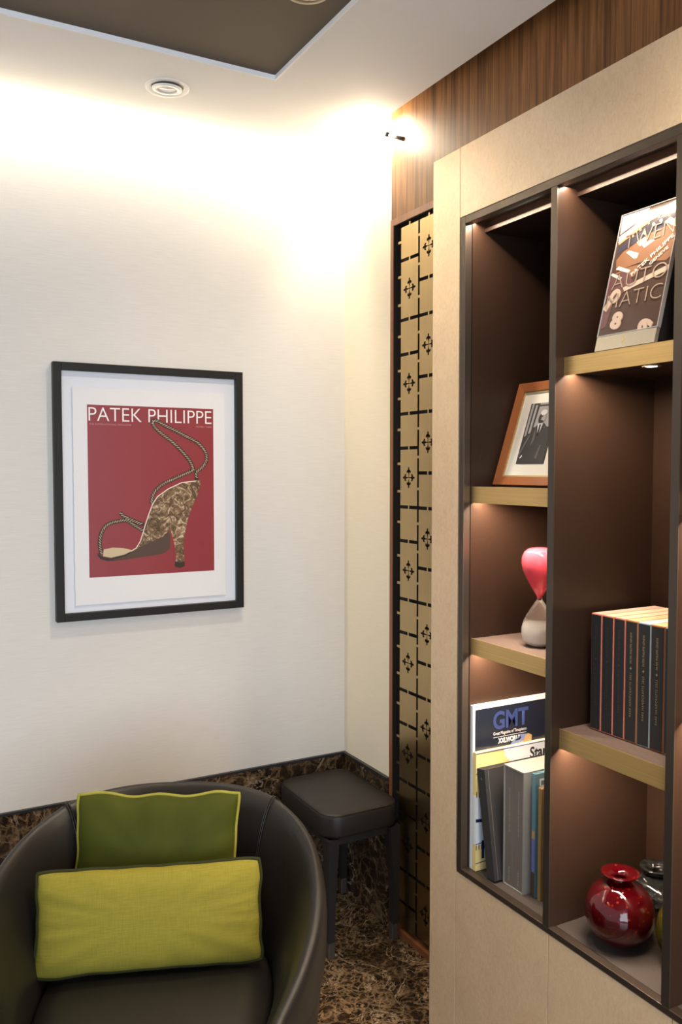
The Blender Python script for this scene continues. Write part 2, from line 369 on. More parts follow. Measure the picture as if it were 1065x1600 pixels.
def plate_mesh(wd, ht, emblem):
    cu = bpy.data.curves.new('c', 'CURVE'); cu.dimensions = '2D'; cu.fill_mode = 'BOTH'; cu.extrude = 0.0012
    loops = [[(0, 0), (wd, 0), (wd, ht), (0, ht)]]
    if emblem: loops.append([(x + wd / 2, y + ht / 2) for x, y in cross_outline(0.034)])
    for L in loops:
        s = cu.splines.new('POLY'); s.points.add(len(L) - 1); s.use_cyclic_u = True
        for p, q in zip(s.points, L): p.co = (*q, 0, 1)
    o = curve_mesh(cu, 'plate', 'brass_plate', None, FACE_X.to_4x4())
    me = o.data; bpy.data.objects.remove(o); return me
CW, GAP, PER = 0.0945, 0.0105, 0.2915
TALL, SHORT = 0.1845 - GAP, 0.107 - GAP
pm = {True: plate_mesh(CW, TALL, True), False: plate_mesh(CW, SHORT, False)}
tabs = []
for ci, y_left in enumerate((-0.354, -0.4575)):
    z = 2.2545; big = (ci == 1)
    while z > 0.06:
        h = TALL if big else SHORT
        cut = z - h < 0.03
        if cut: h = z - 0.034
        o = bpy.data.objects.new('plate', plate_mesh(CW, h, False) if cut else pm[big]); COL.objects.link(o); o.parent = ls
        o.location = (0.006, y_left + 0.45, z - h)
        ym = y_left - CW / 2
        tabs.append(((0.005, ym - 0.0035, z - 0.0005), (0.0068, ym + 0.0035, z + (GAP + .0005 if z < 2.25 else 0.014))))
        k = [0.45] if not big else [0.25, 0.75]
        for q in k:
            zz = z - h * q
            tabs.append(((0.005, y_left, zz - 0.004), (0.0068, y_left + (0.0092 if ci else 0.018), zz + 0.004)))
        z -= h + GAP; big = not big
bxs('connector_tabs', [W(a, c) for a, c in tabs], 'brass_plate', ls)['kind'] = 'stuff'

# ================================================================== BOOKCASE
WX = -0.22
BY0, BY1 = -0.848, -1.95          # left end, right end
bc = thing('bookcase', 'built-in pale burl bookcase with dark brown open compartments and brass-edged shelves', 'bookcase', (WX, -1.40, 0.0))
def B(name, lo, hi, mat, parent=bc, bev=0.0, label=None, par_off=(0, 0, 0)):
    off = (WX, -1.40, 0)
    return bx(name, tuple(lo[i] - off[i] for i in range(3)), tuple(hi[i] - off[i] for i in range(3)), mat, parent, bev, label=label)
OL, OT, OB = -0.9655, 2.0965, 0.5155          # opening outline
FW = 0.0165
B('side_panel', (WX + 0.02, -0.866, 0.0), (0.10, BY0, 2.263), 'burl')
B('stile', (WX, -0.9570, 0.0), (WX + 0.02, BY0, 2.263), 'burl', bev=0.0006)
B('top_rail', (WX, BY1, OT + 0.003), (WX + 0.02, -0.9585, 2.263), 'burl', bev=0.0006)
B('top_panel', (WX + 0.02, BY1, 2.243), (0.0, -0.866, 2.263), 'burl')
B('side_panel', (WX + 0.02, BY1 - 0.02, 0.0), (0.10, BY1, 2.263), 'burl')
B('carcass', (WX + 0.021, BY1, 0.0), (0.0, -0.866, 0.49), 'door_gap')
for a, c in ((-0.9595, -1.2855), (-1.2875, -1.6050), (-1.607, -1.949)):
    B('door', (WX, c, 0.06), (WX + 0.02, a, OB - 0.003), 'burl', bev=0.0007)
B('plinth', (WX + 0.018, BY1, 0.0), (WX + 0.022, -0.958, 0.06), 'door_gap')
# bronze frame, dividers
B('frame_stile', (WX - 0.002, OL - FW, OB), (WX + 0.018, OL, OT), 'bronze_trim', bev=0.0008)
B('frame_rail', (WX - 0.002, BY1, OT - FW), (WX + 0.018, OL - FW, OT), 'bronze_trim', bev=0.0008)
B('frame_rail', (WX - 0.002, BY1, OB), (WX + 0.018, OL - FW, OB + 0.013), 'bronze_trim', bev=0.0008)
YI = OL - FW - 0.002                            # inner left face
D1, D2 = (-1.2885, -1.2705), (-1.6005, -1.5825)
XB = 0.072
for d0, d1 in (D1, D2):
    B('divider', (WX + 0.0005, d0 + 0.0006, OB + 0.013), (XB, d1 - 0.0006, OT - FW), 'interior_brown')
    B('divider_edge', (WX - 0.002, d0, OB + 0.0135), (WX + 0.0005, d1, OT - FW - 0.0005), 'bronze_trim')
B('liner', (WX + 0.018, YI, 0.50), (XB, -0.9665, 2.0965), 'interior_brown')
B('back_panel', (XB, BY1, 0.50), (XB + 0.012, -0.9665, 2.0965), 'interior_brown')
B('ceiling_board', (-0.160, BY1, 2.068), (XB, YI, 2.0965), 'interior_brown')
B('cavity_top', (-0.202, BY1, 2.0935), (-0.160, YI, 2.0965), 'interior_brown')
B('light_channel', (-0.166, BY1, 2.066), (-0.160, YI, 2.0745), 'interior_brown')
B('base_board', (-0.200, BY1, 0.495), (XB, YI, 0.527), 'floor_leather')
def shelf(y0, y1, zt, th):
    s = B('shelf', (-0.195, y0, zt - 0.012), (XB, y1, zt), 'shelf_leather')
    B('brass_edge', (-0.198, y0, zt - th - 0.001), (-0.195, y1, zt + 0.001), 'brass_edge', s)
    B('underside', (-0.168, y0, zt - th + 0.004), (XB, y1, zt - 0.012), 'interior_brown', s)
    return s
C1 = (D1[1], YI); C2 = (D2[1], D1[0]); C3 = (BY1, D2[0])
S_photo = 1.4605; S_glass = 1.0935; S_ad = 1.7325; S_books = 0.9535
shelf(*C1, S_photo, 0.0375); shelf(*C1, S_glass, 0.0375)
shelf(*C2, S_ad, 0.0355); shelf(*C2, S_books, 0.040)
shelf(*C3, 1.4605, 0.0375); shelf(*C3, 1.0935, 0.0375)
# linear LED in a slot behind every brass edge and behind the top rail
def strip(c, x, z, e, tilt=-25):
    l = bpy.data.lights.new('shelf_led', 'AREA'); l.shape = 'RECTANGLE'; l.size = 0.012; l.size_y = c[1] - c[0] - 0.006
    l.energy = e; l.color = (1, 0.78, 0.57)
    o = bpy.data.objects.new('shelf_led', l); COL.objects.link(o); o.location = (x, (c[0] + c[1]) / 2, z); o.rotation_euler = (0, math.radians(tilt), 0)
for c, zs in ((C1, (S_photo - 0.0375, S_glass - 0.0375)), (C2, (S_ad - 0.0355, S_books - 0.040)), (C3, (S_photo - 0.0375, S_glass - 0.0375))):
    strip(c, -0.197, 2.084, 1.5, 10)
    for z in zs: strip(c, -0.182, z + 0.0085, 2.8)
# recessed puck lamps in the shelf undersides
for c, z in ((C1, S_photo - 0.0335), (C1, S_glass - 0.0335), (C2, S_ad - 0.0315), (C2, S_books - 0.036)):
    p = Vector((-0.142, (c[0] + c[1]) / 2 - 0.03, z - 0.0012)) - Vector((WX, -1.40, 0))
    r = lathe('puck_lamp', [(0.011, 0.0008), (0.012, -0.0008), (0.0175, -0.0012), (0.0185, 0.0008)], 'ring_bronze', bc, 24); r.location = p
    lathe('lamp_lens', [(0, -0.0006), (0.0108, -0.0006), (0.0108, 0.0006), (0, 0.0006)], 'lamp_glow', r, 24)

# ================================================================== FRAMED POSTER
pt = thing('framed_poster', 'large black framed magazine-cover poster with gold shoe on red, on the pale wall', 'poster', (-0.9885, 0.0, 1.049), FACE_Y)
PW, PH = 0.594, 0.7695
fw = 0.0235
bxs('frame', [((0, 0, 0), (fw, PH, 0.028)), ((PW - fw, 0, 0), (PW, PH, 0.028)), ((fw, 0, 0), (PW - fw, fw, 0.028)), ((fw, PH - fw, 0), (PW - fw, PH, 0.028))], 'frame_black', pt, 0.0012)
bx('mat_board', (fw, fw, 0.001), (PW - fw, PH - fw, 0.010), 'mat_white', pt)
# deckled sheet floating on the board
ex = []
x0, x1, y0, y1 = 0.056, 0.535, 0.045, 0.700
def deck(a, c, n): return [(a[0] + (c[0] - a[0]) * i / n + random.uniform(-.0009, .0009), a[1] + (c[1] - a[1]) * i / n + random.uniform(-.0009, .0009)) for i in range(n)]
ex = deck((x0, y0), (x1, y0), 60) + deck((x1, y0), (x1, y1), 80) + deck((x1, y1), (x0, y1), 60) + deck((x0, y1), (x0, y0), 80)
art('deckled_sheet', [ex], 'paper_white', pt, 0.0150, 0.002)
rx0, rx1, ry0, ry1 = 0.0985, 0.4960, 0.1270, 0.6480
RW, RH = rx1 - rx0, ry1 - ry0
art('red_print', [[(rx0, ry0), (rx1, ry0), (rx1, ry1), (rx0, ry1)]], 'print_red', pt, 0.0154, 0.0004)
text('PATEK PHILIPPE', RW * 0.975, RH * 0.078, 'print_white', pt, (rx0 + RW * 0.010, ry1 - RH * 0.092, 0.0158), bold=-0.008)
text('THE INTERNATIONAL MAGAZINE', RW * 0.32, RH * 0.0095, 'print_pink', pt, (rx0 + RW * 0.012, ry1 - RH * 0.116, 0.0158))
text('NUMBER THREE', RW * 0.13, RH * 0.0095, 'print_pink', pt, (rx0 + RW * 0.855, ry1 - RH * 0.116, 0.0158))
SHOE = {'sole': [(0.0743, 0.8571), (0.1038, 0.8834), (0.1641, 0.8925), (0.2665, 0.8753), (0.3391, 0.8572), (0.4024, 0.8242), (0.4872, 0.8037), (0.5731, 0.7749), (0.6276, 0.7405), (0.6332, 0.8014), (0.6302, 0.8499), (0.593, 0.8741), (0.5284, 0.8857), (0.4433, 0.8914), (0.3176, 0.9014), (0.2146, 0.9082), (0.1335, 0.9066), (0.0836, 0.8925), (0.0641, 0.8683)], 'welt': [(0.0623, 0.8565), (0.079, 0.8713), (0.1038, 0.8834), (0.1641, 0.8925), (0.2665, 0.8753), (0.3236, 0.8549), (0.337, 0.8595), (0.2766, 0.8836), (0.174, 0.9023), (0.2146, 0.9082), (0.1335, 0.9074), (0.0835, 0.8941), (0.064, 0.8737)], 'insole': [(0.1097, 0.8392), (0.1754, 0.8304), (0.2569, 0.8354), (0.3186, 0.8484), (0.3288, 0.8544), (0.2665, 0.8753), (0.1642, 0.8893), (0.1039, 0.8779)], 'upper': [(0.334, 0.8554), (0.3707, 0.8387), (0.4082, 0.7926), (0.4142, 0.745), (0.4306, 0.7138), (0.4909, 0.5815), (0.5341, 0.5409), (0.6208, 0.4944), (0.7302, 0.4573), (0.8522, 0.4426), (0.8836, 0.4332), (0.8912, 0.4513), (0.8678, 0.5231), (0.8164, 0.6039), (0.7821, 0.6683), (0.7611, 0.7411), (0.747, 0.7977), (0.7417, 0.8546), (0.7481, 0.9366), (0.7117, 0.9446), (0.6735, 0.933), (0.6795, 0.9007), (0.6655, 0.8189), (0.6384, 0.745), (0.6276, 0.7405), (0.5731, 0.7765), (0.4872, 0.8037), (0.4129, 0.8246)], 'tip': [(0.6725, 0.9289), (0.7117, 0.9414), (0.7482, 0.9326), (0.7511, 0.963), (0.7112, 0.9724), (0.6654, 0.9602)], 'edge': [(0.8522, 0.4426), (0.7303, 0.4524), (0.6209, 0.4895), (0.5343, 0.5345), (0.4942, 0.5784), (0.4602, 0.643), (0.4306, 0.7098), (0.4163, 0.7451), (0.3923, 0.7999), (0.3603, 0.8383), (0.3184, 0.8571)], 'ropes': [[(0.0921, 0.8657), (0.0829, 0.8264), (0.0805, 0.7913), (0.0966, 0.7376), (0.1396, 0.6947), (0.2189, 0.6769), (0.2907, 0.6736), (0.3626, 0.7115), (0.4228, 0.739)], [(0.2383, 0.625), (0.2706, 0.6494), (0.3424, 0.6776), (0.4234, 0.7016)], [(0.4825, 0.5757), (0.5026, 0.5163), (0.5675, 0.4654), (0.6761, 0.4266), (0.7974, 0.3874), (0.8086, 0.3826), (0.8399, 0.3707)], [(0.8308, 0.3787), (0.8039, 0.3256), (0.7333, 0.2606), (0.6471, 0.2003), (0.5619, 0.1529), (0.5116, 0.1136), (0.4993, 0.086), (0.5312, 0.0816), (0.5842, 0.1024), (0.6915, 0.1414), (0.7895, 0.1778), (0.8723, 0.2115), (0.931, 0.2646), (0.9382, 0.318), (0.8981, 0.3629), (0.8529, 0.3912), (0.8579, 0.4362)]]}
def S(l): return [(rx0 + a * RW, ry1 - c * RH) for a, c in l]
art('shoe_sole', [S(SHOE['sole'])], 'shoe_brown', pt, 0.0156, 0.0003)
art('shoe_welt', [S(SHOE['welt'])], 'shoe_dark', pt, 0.0157, 0.0003)
art('shoe_insole', [S(SHOE['insole'])], 'shoe_cream', pt, 0.0158, 0.0003)
art('shoe_upper', [S(SHOE['upper'])], 'shoe_gold', pt, 0.0159, 0.0004)
art('heel_tip', [S(SHOE['tip'])], 'shoe_dark', pt, 0.0161, 0.0004)
def ribbon(pts, w0):
    pts = [Vector(p) for p in pts]; L = []; R = []
    for i, p in enumerate(pts):
        d = (pts[min(i + 1, len(pts) - 1)] - pts[max(i - 1, 0)]).normalized(); n = Vector((-d.y, d.x)) * w0 / 2
        L.append(tuple(p + n)); R.append(tuple(p - n))
    return [[L[i], R[i], R[i + 1], L[i + 1]] for i in range(len(pts) - 1)]
art('shoe_piping', ribbon(S(SHOE['edge']), 0.0028), 'shoe_edge', pt, 0.0164, 0.0003)
def resample(pts, step):
    pts = [Vector(p) for p in pts]; out = [pts[0]]; acc = 0
    for a, c in zip(pts, pts[1:]):
        L = (c - a).length; d = step - acc
        while d < L: out.append(a + (c - a) * d / L); d += step
        acc = (acc + L) % step if d - step <= L else acc
        acc = L - (d - step)
    return out
def smooth_path(P, n=6):
    P = [Vector(p) for p in P]; out = []
    for i in range(len(P) - 1):
        p0, p1, p2, p3 = P[max(i - 1, 0)], P[i], P[i + 1], P[min(i + 2, len(P) - 1)]
        for k in range(n):
            t_ = k / n
            out.append(0.5 * ((2 * p1) + (p2 - p0) * t_ + (2 * p0 - 5 * p1 + 4 * p2 - p3) * t_ ** 2 + (3 * p1 - p0 - 3 * p2 + p3) * t_ ** 3))
    out.append(P[-1]); return out
ropes = [smooth_path(S(p)) for p in SHOE['ropes']]
for rp in ropes:
    art('shoe_rope', ribbon([tuple(p) for p in rp], 0.0118), 'shoe_dark', pt, 0.0163, 0.0003)
    beads = []; q = resample(rp, 0.0078)
    for i in range(len(q) - 1):
        d = (q[i + 1] - q[i]).normalized(); n = Vector((-d.y, d.x)); c = (q[i] + q[i + 1]) / 2
        ax = (d * 0.75 + n * 0.66).normalized(); bx_ = Vector((-ax.y, ax.x))
        beads.append([tuple(c + ax * random.uniform(0.0050, 0.0066) * math.cos(a) + bx_ * random.uniform(0.0010, 0.0019) * math.sin(a)) for a in [k * PI / 4 for k in range(8)]])
    art('rope_strands', beads, 'rope_light', pt, 0.0166, 0.0003)['kind'] = 'stuff'

# ================================================================== ARMCHAIR
CH = Matrix.Rotation(math.radians(-24.2), 3, 'Z')
ch = thing('tub_armchair', 'dark brown leather tub armchair with two green cushions, in front of the poster wall', 'armchair', (-0.9644, -0.9309, 0.0), CH)
RXo, RYo, ARM = 0.3497, 0.3825, 0.3438       # outer half width, back depth, arm length forward
def plan(s):
    """s in -1..1 : right arm front -> back centre -> left arm front; point and outward normal"""
    qa = 0.5 * PI * 0.5 * (RXo + RYo); tot = qa + ARM; d = abs(s) * tot; sg = 1 if s >= 0 else -1
    if d <= qa:
        a = d / qa * PI / 2
        ex_ = 2 / 2.3772
        sx = math.sin(a) ** ex_ if a > 0 else 0; cy = max(math.cos(a), 0) ** ex_
        p = Vector((sg * RXo * sx, RYo * cy)); n = Vector((sg * math.sin(a) / RXo, math.cos(a) / RYo)).normalized()
    else:
        f_ = d - qa
        p = Vector((sg * (RXo - 0.0858 * (f_ / ARM) ** 2), -f_)); n = Vector((sg, 0))
    return p, n
def top_h(s):
    a = abs(s); return 0.7274 - 0.0185 * min(1, a / 0.35) ** 2 - 0.1373 * max(0, (a - 0.30) / 0.70) ** 1.15
def section(s):
    h = top_h(s); th = 0.085; pts = []
    pr_ = [(-0.120, 0.27), (-0.114, 0.36), (-0.102, 0.47), (-0.075, h - 0.13), (-0.060, h - 0.07), (-0.042, h - 0.028), (-0.028, h - 0.008), (-0.016, h), (-0.006, h - 0.006), (0.001, h - 0.022), (0.004, h - 0.05), (0.002, h - 0.12), (-0.006, 0.50), (-0.014, 0.40), (-0.022, 0.30), (-0.045, 0.16), (-0.065, 0.12), (-0.11, 0.12)]
    return pr_
def shell_pt(s, o, z):
    p, n = plan(s); q = p + n * o; return Vector((q.x, q.y, z))
bm = bmesh.new(); NS = 72; rings = []
for i in range(NS + 1):
    s = -1 + 2 * i / NS
    rings.append([bm.verts.new(shell_pt(s, o, z)) for o, z in section(s)])
K = len(rings[0])
for a, c in zip(rings, rings[1:]):
    for k in range(K): bm.faces.new((a[k], a[(k + 1) % K], c[(k + 1) % K], c[k]))
# rounded arm fronts
for s, ring in ((-1, rings[0]), (1, rings[-1])):
    prev = ring
    for st in range(1, 4):
        tt = st / 3; new = []
        cx_ = sum((v.co for v in ring), Vector()) / K
        for v in ring:
            co = v.co + Vector((0, -0.045 * math.sin(tt * PI / 2), 0)); sc = 1 - 0.55 * (1 - math.cos(tt * PI / 2))
            co.x = cx_.x + (co.x - cx_.x) * sc; co.z = 0.12 + (co.z - 0.12) * (1 - 0.10 * (1 - math.cos(tt * PI / 2)))
            new.append(bm.verts.new(co))
        for k in range(K): bm.faces.new((prev[k], prev[(k + 1) % K], new[(k + 1) % K], new[k]))
        prev = new
    bm.faces.new(prev)
sh = obj('shell', bm, 'leather_dark', ch, True)
md = sh.modifiers.new('sub', 'SUBSURF'); md.levels = 1; md.render_levels = 1
for s in (-0.305, 0.305):
    bm = bmesh.new()
    for ds in (-0.004, 0.004):
        pts = [shell_pt(s + ds, o + (0.0012 if k > 7 else -0.0012), z + (0.0012 if 3 < k < 9 else 0)) for k, (o, z) in enumerate(section(s)[1:13])]
        tube(bm, [tuple(p) for p in smooth_path(pts, 4)], 0.0016, 6)
    obj('seam', bm, 'leather_dark', ch, True)
# seat
def inner(s, o=-0.108):
    p, n = plan(s); return p + n * o
bm = bmesh.new(); outline = [inner(-1 + 2 * i / 48) for i in range(49)]
fr = outline[-1]; fl = outline[0]
outline += [Vector((fr.x * (1 - k / 8) + fl.x * k / 8, fr.y - 0.055 * math.sin(PI * k / 8) - 0.01)) for k in range(1, 8)]
cen = Vector((0, -0.02)); lv = []
for sc, z in ((1.0, 0.25), (1.0, 0.385), (0.985, 0.408), (0.95, 0.420), (0.75, 0.428), (0.4, 0.432)):
    lv.append([bm.verts.new((cen.x + (p.x - cen.x) * sc, cen.y + (p.y - cen.y) * sc, z)) for p in outline])
for a, c in zip(lv, lv[1:]):
    for k in range(len(a)): bm.faces.new((a[k], a[(k + 1) % len(a)], c[(k + 1) % len(a)], c[k]))
bm.faces.new(lv[-1]); bm.faces.new(lv[0])
obj('seat', bm, 'leather_dark', ch, True)
for sx in (-1, 1):
    for y in (0.18, -0.28):
        l = lathe('leg', [(0, 0), (0.014, 0), (0.022, 0.14), (0, 0.14)], 'stool_leg', ch, 16); l.location = (sx * 0.22, y, 0)

def cushion(name, label, cat_group, wd, ht, th, mt, pmt, mtx, pinch, seed, wave=0.0):
    r = thing(name, label, 'cushion', (0, 0, 0)); r.matrix_world = mtx
    rnd = random.Random(seed); N, Mv = 64, 44
    ph = [rnd.uniform(0, 6) for _ in range(6)]
    from mathutils import noise as mnoise
    def edge(u, v):
        cr = 1 - 0.035 * u * u * v * v * abs(u * v)
        x = wd / 2 * u * (1 - pinch * (1 - v * v) * u * u) * (1 - 0.022 * abs(v) ** 7 * abs(u) ** 3); y = ht / 2 * v * (1 - pinch * 1.1 * (1 - u * u) * v * v) * (1 - 0.035 * abs(u) ** 7 * abs(v) ** 3)
        x += 0.0045 * mnoise.noise((v * 2.6, seed, u)) * u * u; y += 0.004 * mnoise.noise((u * 3.1, seed + 5, v)) * v * v
        if wave: y += wave * math.sin(u * 9 + ph[0]) * v * v * abs(v) * (1 - u ** 8)
        return x, y
    def thick(u, v):
        e = (max(0, 1 - abs(u) ** 3.2) * max(0, 1 - abs(v) ** 3.2)) ** 0.55
        rim = max(abs(u), abs(v)) ** 4
        ang = math.atan2(v, u)
        wr = 0.07 * mnoise.noise((u * 2.2, v * 2.2, seed)) + 0.16 * rim * mnoise.noise((math.cos(ang) * 6, math.sin(ang) * 6, seed + 3)) + 0.10 * abs(u * v) * math.sin(ang * 14 + ph[1])
        return th / 2 * e * (1 + wr)
    bm = bmesh.new(); F = []; Bk = []
    for j in range(Mv + 1):
        v = -1 + 2 * j / Mv; rf = []; rb = []
        for i in range(N + 1):
            u = -1 + 2 * i / N; x, y = edge(u, v); t_ = thick(u, v)
            a = bm.verts.new((x, y, t_)); rf.append(a)
            rb.append(a if (i in (0, N) or j in (0, Mv)) else bm.verts.new((x, y, -t_)))
        F.append(rf); Bk.append(rb)
    for G in (F, Bk):
        for j in range(Mv):
            for i in range(N): bm.faces.new((G[j][i], G[j][i + 1], G[j + 1][i + 1], G[j + 1][i]))
    obj('cover', bm, mt, r, True)
    per = [edge(-1 + 2 * i / 64, -1) for i in range(64)] + [edge(1, -1 + 2 * i / 44) for i in range(44)] + [edge(1 - 2 * i / 64, 1) for i in range(64)] + [edge(-1, 1 - 2 * i / 44) for i in range(44)]
    bm = bmesh.new(); tube(bm, [(x, y, 0) for x, y in per], 0.0042, 8, True)
    obj('piping', bm, pmt, r, True)
    return r
chM = ch.matrix_world.copy()
def lean(pos, deg, roll=0, yaw=0):
    # local: x lateral, y up the cushion, z towards the viewer
    return chM @ Matrix.Translation(pos) @ Matrix.Rotation(math.radians(yaw), 4, 'Z') @ axes((1, 0, 0), (0, 0, 1), (0, -1, 0)).to_4x4() @ Matrix.Rotation(math.radians(-deg), 4, 'X') @ Matrix.Rotation(math.radians(roll), 4, 'Z')
cushion('throw_cushion', 'dark green velvet cushion with lime piping, behind on the armchair', None, 0.380, 0.33, 0.105, 'velvet_green', 'piping_lime', lean((-0.029, 0.216, 0.583), 17, -1.2), 0.055, 3, 0.0035)
cushion('lumbar_cushion', 'lime yellow-green linen oblong cushion with dark green piping, in front on armchair', None, 0.484, 0.210, 0.085, 'linen_lime', 'piping_green', lean((-0.022, 0.072, 0.540), 18, 0, 4), 0.035, 5)

# ================================================================== STOOL
st = thing('leather_stool', 'low dark leather stool standing in the corner beside the screen', 'stool', (-0.142, -0.203, 0.0))
def rrect(hx, hy, r, n=7):
    out = []
    for cx_, cy_, a0 in ((hx - r, hy - r, 0), (-hx + r, hy - r, 90), (-hx + r, -hy + r, 180), (hx - r, -hy + r, 270)):
        out += [(cx_ + r * math.cos(math.radians(a0 + 90 * k / n)), cy_ + r * math.sin(math.radians(a0 + 90 * k / n))) for k in range(n + 1)]
    return out
bm = bmesh.new(); lv = []
SX, SY = 0.135, 0.188
for ins, z in ((0.014, 0.372), (0.004, 0.375), (0.0, 0.385), (0.0, 0.434), (0.003, 0.443), (0.012, 0.4475), (0.03, 0.4495), (0.07, 0.4515)):
    lv.append([bm.verts.new((x, y, z)) for x, y in rrect(SX - ins, SY - ins, max(0.058 - ins, 0.01))])
for a, c in zip(lv, lv[1:]):
    for k in range(len(a)): bm.faces.new((a[k], a[(k + 1) % len(a)], c[(k + 1) % len(a)], c[k]))
bm.faces.new(lv[0]); bm.faces.new(lv[-1])
obj('seat', bm, 'leather_stool', st, True)
bm = bmesh.new(); tube(bm, [(x, y, 0.4445) for x, y in rrect(SX - 0.003, SY - 0.003, 0.055)], 0.0013, 6, True)
obj('seam', bm, 'leather_dark', st, True)
bx('apron', (-SX + 0.016, -SY + 0.016, 0.350), (SX - 0.016, SY - 0.016, 0.372), 'stool_leg', st)
for sx in (-1, 1):
    for sy in (-1, 1):
        bm = bmesh.new(); L = []
        for z, hw, cx_, cy_ in ((0.0, 0.0095, 0.115, 0.168), (0.06, 0.011, 0.1155, 0.1685), (0.20, 0.0145, 0.116, 0.169), (0.372, 0.021, 0.1095, 0.1625)):
            L.append([bm.verts.new((sx * cx_ + a * hw, sy * cy_ + c * hw, z)) for a, c in ((-1, -1), (1, -1), (1, 1), (-1, 1))])
        for a, c in zip(L, L[1:]):
            for k in range(4): bm.faces.new((a[k], a[(k + 1) % 4], c[(k + 1) % 4], c[k]))
        bm.faces.new(L[0]); bm.faces.new(L[-1])
        bmesh.ops.bevel(bm, geom=[e for e in bm.edges if abs(e.verts[0].co.z - e.verts[1].co.z) > 0.01], offset=0.003, segments=2, affect='EDGES')
        lg = obj('leg', bm, 'stool_leg', st)
        bx('ferrule', (sx * 0.115 - 0.0112, sy * 0.168 - 0.0112, 0.0), (sx * 0.115 + 0.0112, sy * 0.168 + 0.0112, 0.055), 'ferrule', lg, 0.002, label='metal leg tip')

# ================================================================== CEILING LIGHTS
def downlight(name, label, x, y, z, ringmat, R):
    t_ = thing(name, label, 'ceiling light', (x, y, z))
    lathe('trim_ring', [(R * 0.70, 0.004), (R * 0.70, -0.001), (R * 0.97, -0.003), (R, -0.001), (R, 0.001), (R * .7, .004)], ringmat, t_, 48)
    g = lathe('gimbal', [(R * 0.45, 0.000), (R * 0.46, -0.004), (R * 0.66, -0.0035), (R * 0.675, 0.0005)], ringmat, t_, 48)
    g.rotation_euler = (math.radians(5), 0, 0); g.location = (0, 0, -0.003)
    l = lathe('lens', [(0, -0.002), (R * 0.44, -0.0015), (R * 0.44, 0.002), (0, 0.002)], 'lens', g, 32)
    lathe('recess', [(0, -0.0002), (R * 0.71, -0.0002), (R * 0.71, 0.001), (0, 0.001)], 'grey_2', t_, 32)
    return t_
downlight('downlight', 'white round downlight in the white ceiling border above the poster wall', -0.7054, -0.2411, ZC, 'lamp_white', 0.062)
downlight('downlight', 'bronze-rimmed downlight in the dark recessed ceiling panel, cut off at top', -0.568, -0.846, ZC + 0.012, 'ring_bronze', 0.056)
# loose end of the LED strip at the corner
le = thing('cable_end', 'small black cable connector sticking out near ceiling above the screen', 'connector', (-0.03, -0.31, 2.552))
bm = bmesh.new(); tube(bm, [(0, 0, 0), (0.0, -0.020, -0.010)], 0.0075, 12); obj('plug', bm, 'black_metal', le, True)
bm = bmesh.new(); tube(bm, [(0.0, -0.020, -0.010), (0.005, -0.032, -0.017)], 0.0025, 10); obj('pin', bm, 'chrome', le, True)
bm = bmesh.new(); tube(bm, [(0.005, -0.032, -0.017), (0.022, -0.058, -0.030), (0.031, -0.064, -0.033)], 0.0060, 10); obj('cable', bm, 'black_metal', le, True)

# ================================================================== SHELF: PHOTO FRAME
def leanX(pos, deg):  # print plane looks to -x and leans back
    return Matrix.Translation(pos) @ FACE_X.to_4x4() @ Matrix.Rotation(math.radians(-deg), 4, 'X')
pf = thing('photo_frame', 'reddish wooden photo frame with black and white portrait leaning on the upper left shelf', 'photo frame')
pf.matrix_world = leanX((-0.128, -0.990, S_photo + 0.0015), 18.3)
fw_, fh = 0.205, 0.2585
bm = bmesh.new(); fwid = 0.021
for (a, c) in (((0, 0), (fw_, 0)), ((fw_, 0), (fw_, fh)), ((fw_, fh), (0, fh)), ((0, fh), (0, 0))):
    a = Vector(a); c = Vector(c); ctr = Vector((fw_ / 2, fh / 2))
    def ins(p): return Vector((p.x + (fwid if p.x < ctr.x else -fwid), p.y + (fwid if p.y < ctr.y else -fwid)))
    ai, ci = ins(a), ins(c)
    vs = [bm.verts.new((p.x, p.y, z)) for p, z in ((a, 0), (c, 0), (ci, 0), (ai, 0), (a, 0.014), (c, 0.014), (ci, 0.010), (ai, 0.010))]
    for q in ((0, 1, 2, 3), (4, 5, 6, 7), (0, 1, 5, 4), (2, 3, 7, 6), (1, 2, 6, 5), (3, 0, 4, 7)): bm.faces.new([vs[k] for k in q])
obj('frame', bm, 'cherry', pf)
def ringrect(x0, y0, x1, y1, t_, z0, z1): return [((x0, y0, z0), (x0 + t_, y1, z1)), ((x1 - t_, y0, z0), (x1, y1, z1)), ((x0 + t_, y0, z0), (x1 - t_, y0 + t_, z1)), ((x0 + t_, y1 - t_, z0), (x1 - t_, y1, z1))]
bxs('gilt_slip', ringrect(fwid, fwid, fw_ - fwid, fh - fwid, 0.0045, 0.002, 0.0075), 'gilt', pf)
bx('mount', (fwid + .0045, fwid + .0045, 0.001), (fw_ - fwid - .0045, fh - fwid - .0045, 0.005), 'mount_cream', pf)
px0, px1, py0, py1 = 0.0545, fw_ - 0.0545, 0.054, 0.206
def PP(l): return [(px0 + a * (px1 - px0), py0 + c * (py1 - py0)) for a, c in l]
art('portrait_print', [PP([(0, 0), (1, 0), (1, 1), (0, 1)])], 'grey_1', pf, 0.0054)
art('portrait_background', [PP([(0.16, 0.5), (0.24, 0.5), (0.26, 0.97), (0.19, 0.97)]), PP([(0.04, 0.45), (0.11, 0.47), (0.13, 1), (0.05, 1)]), PP([(0.3, 0.6), (1, 0.6), (1, 0.94), (0.34, 0.94)]), PP([(0.34, .97), (1, .97), (1, 1), (0.34, 1)])], 'grey_3', pf, 0.0057)
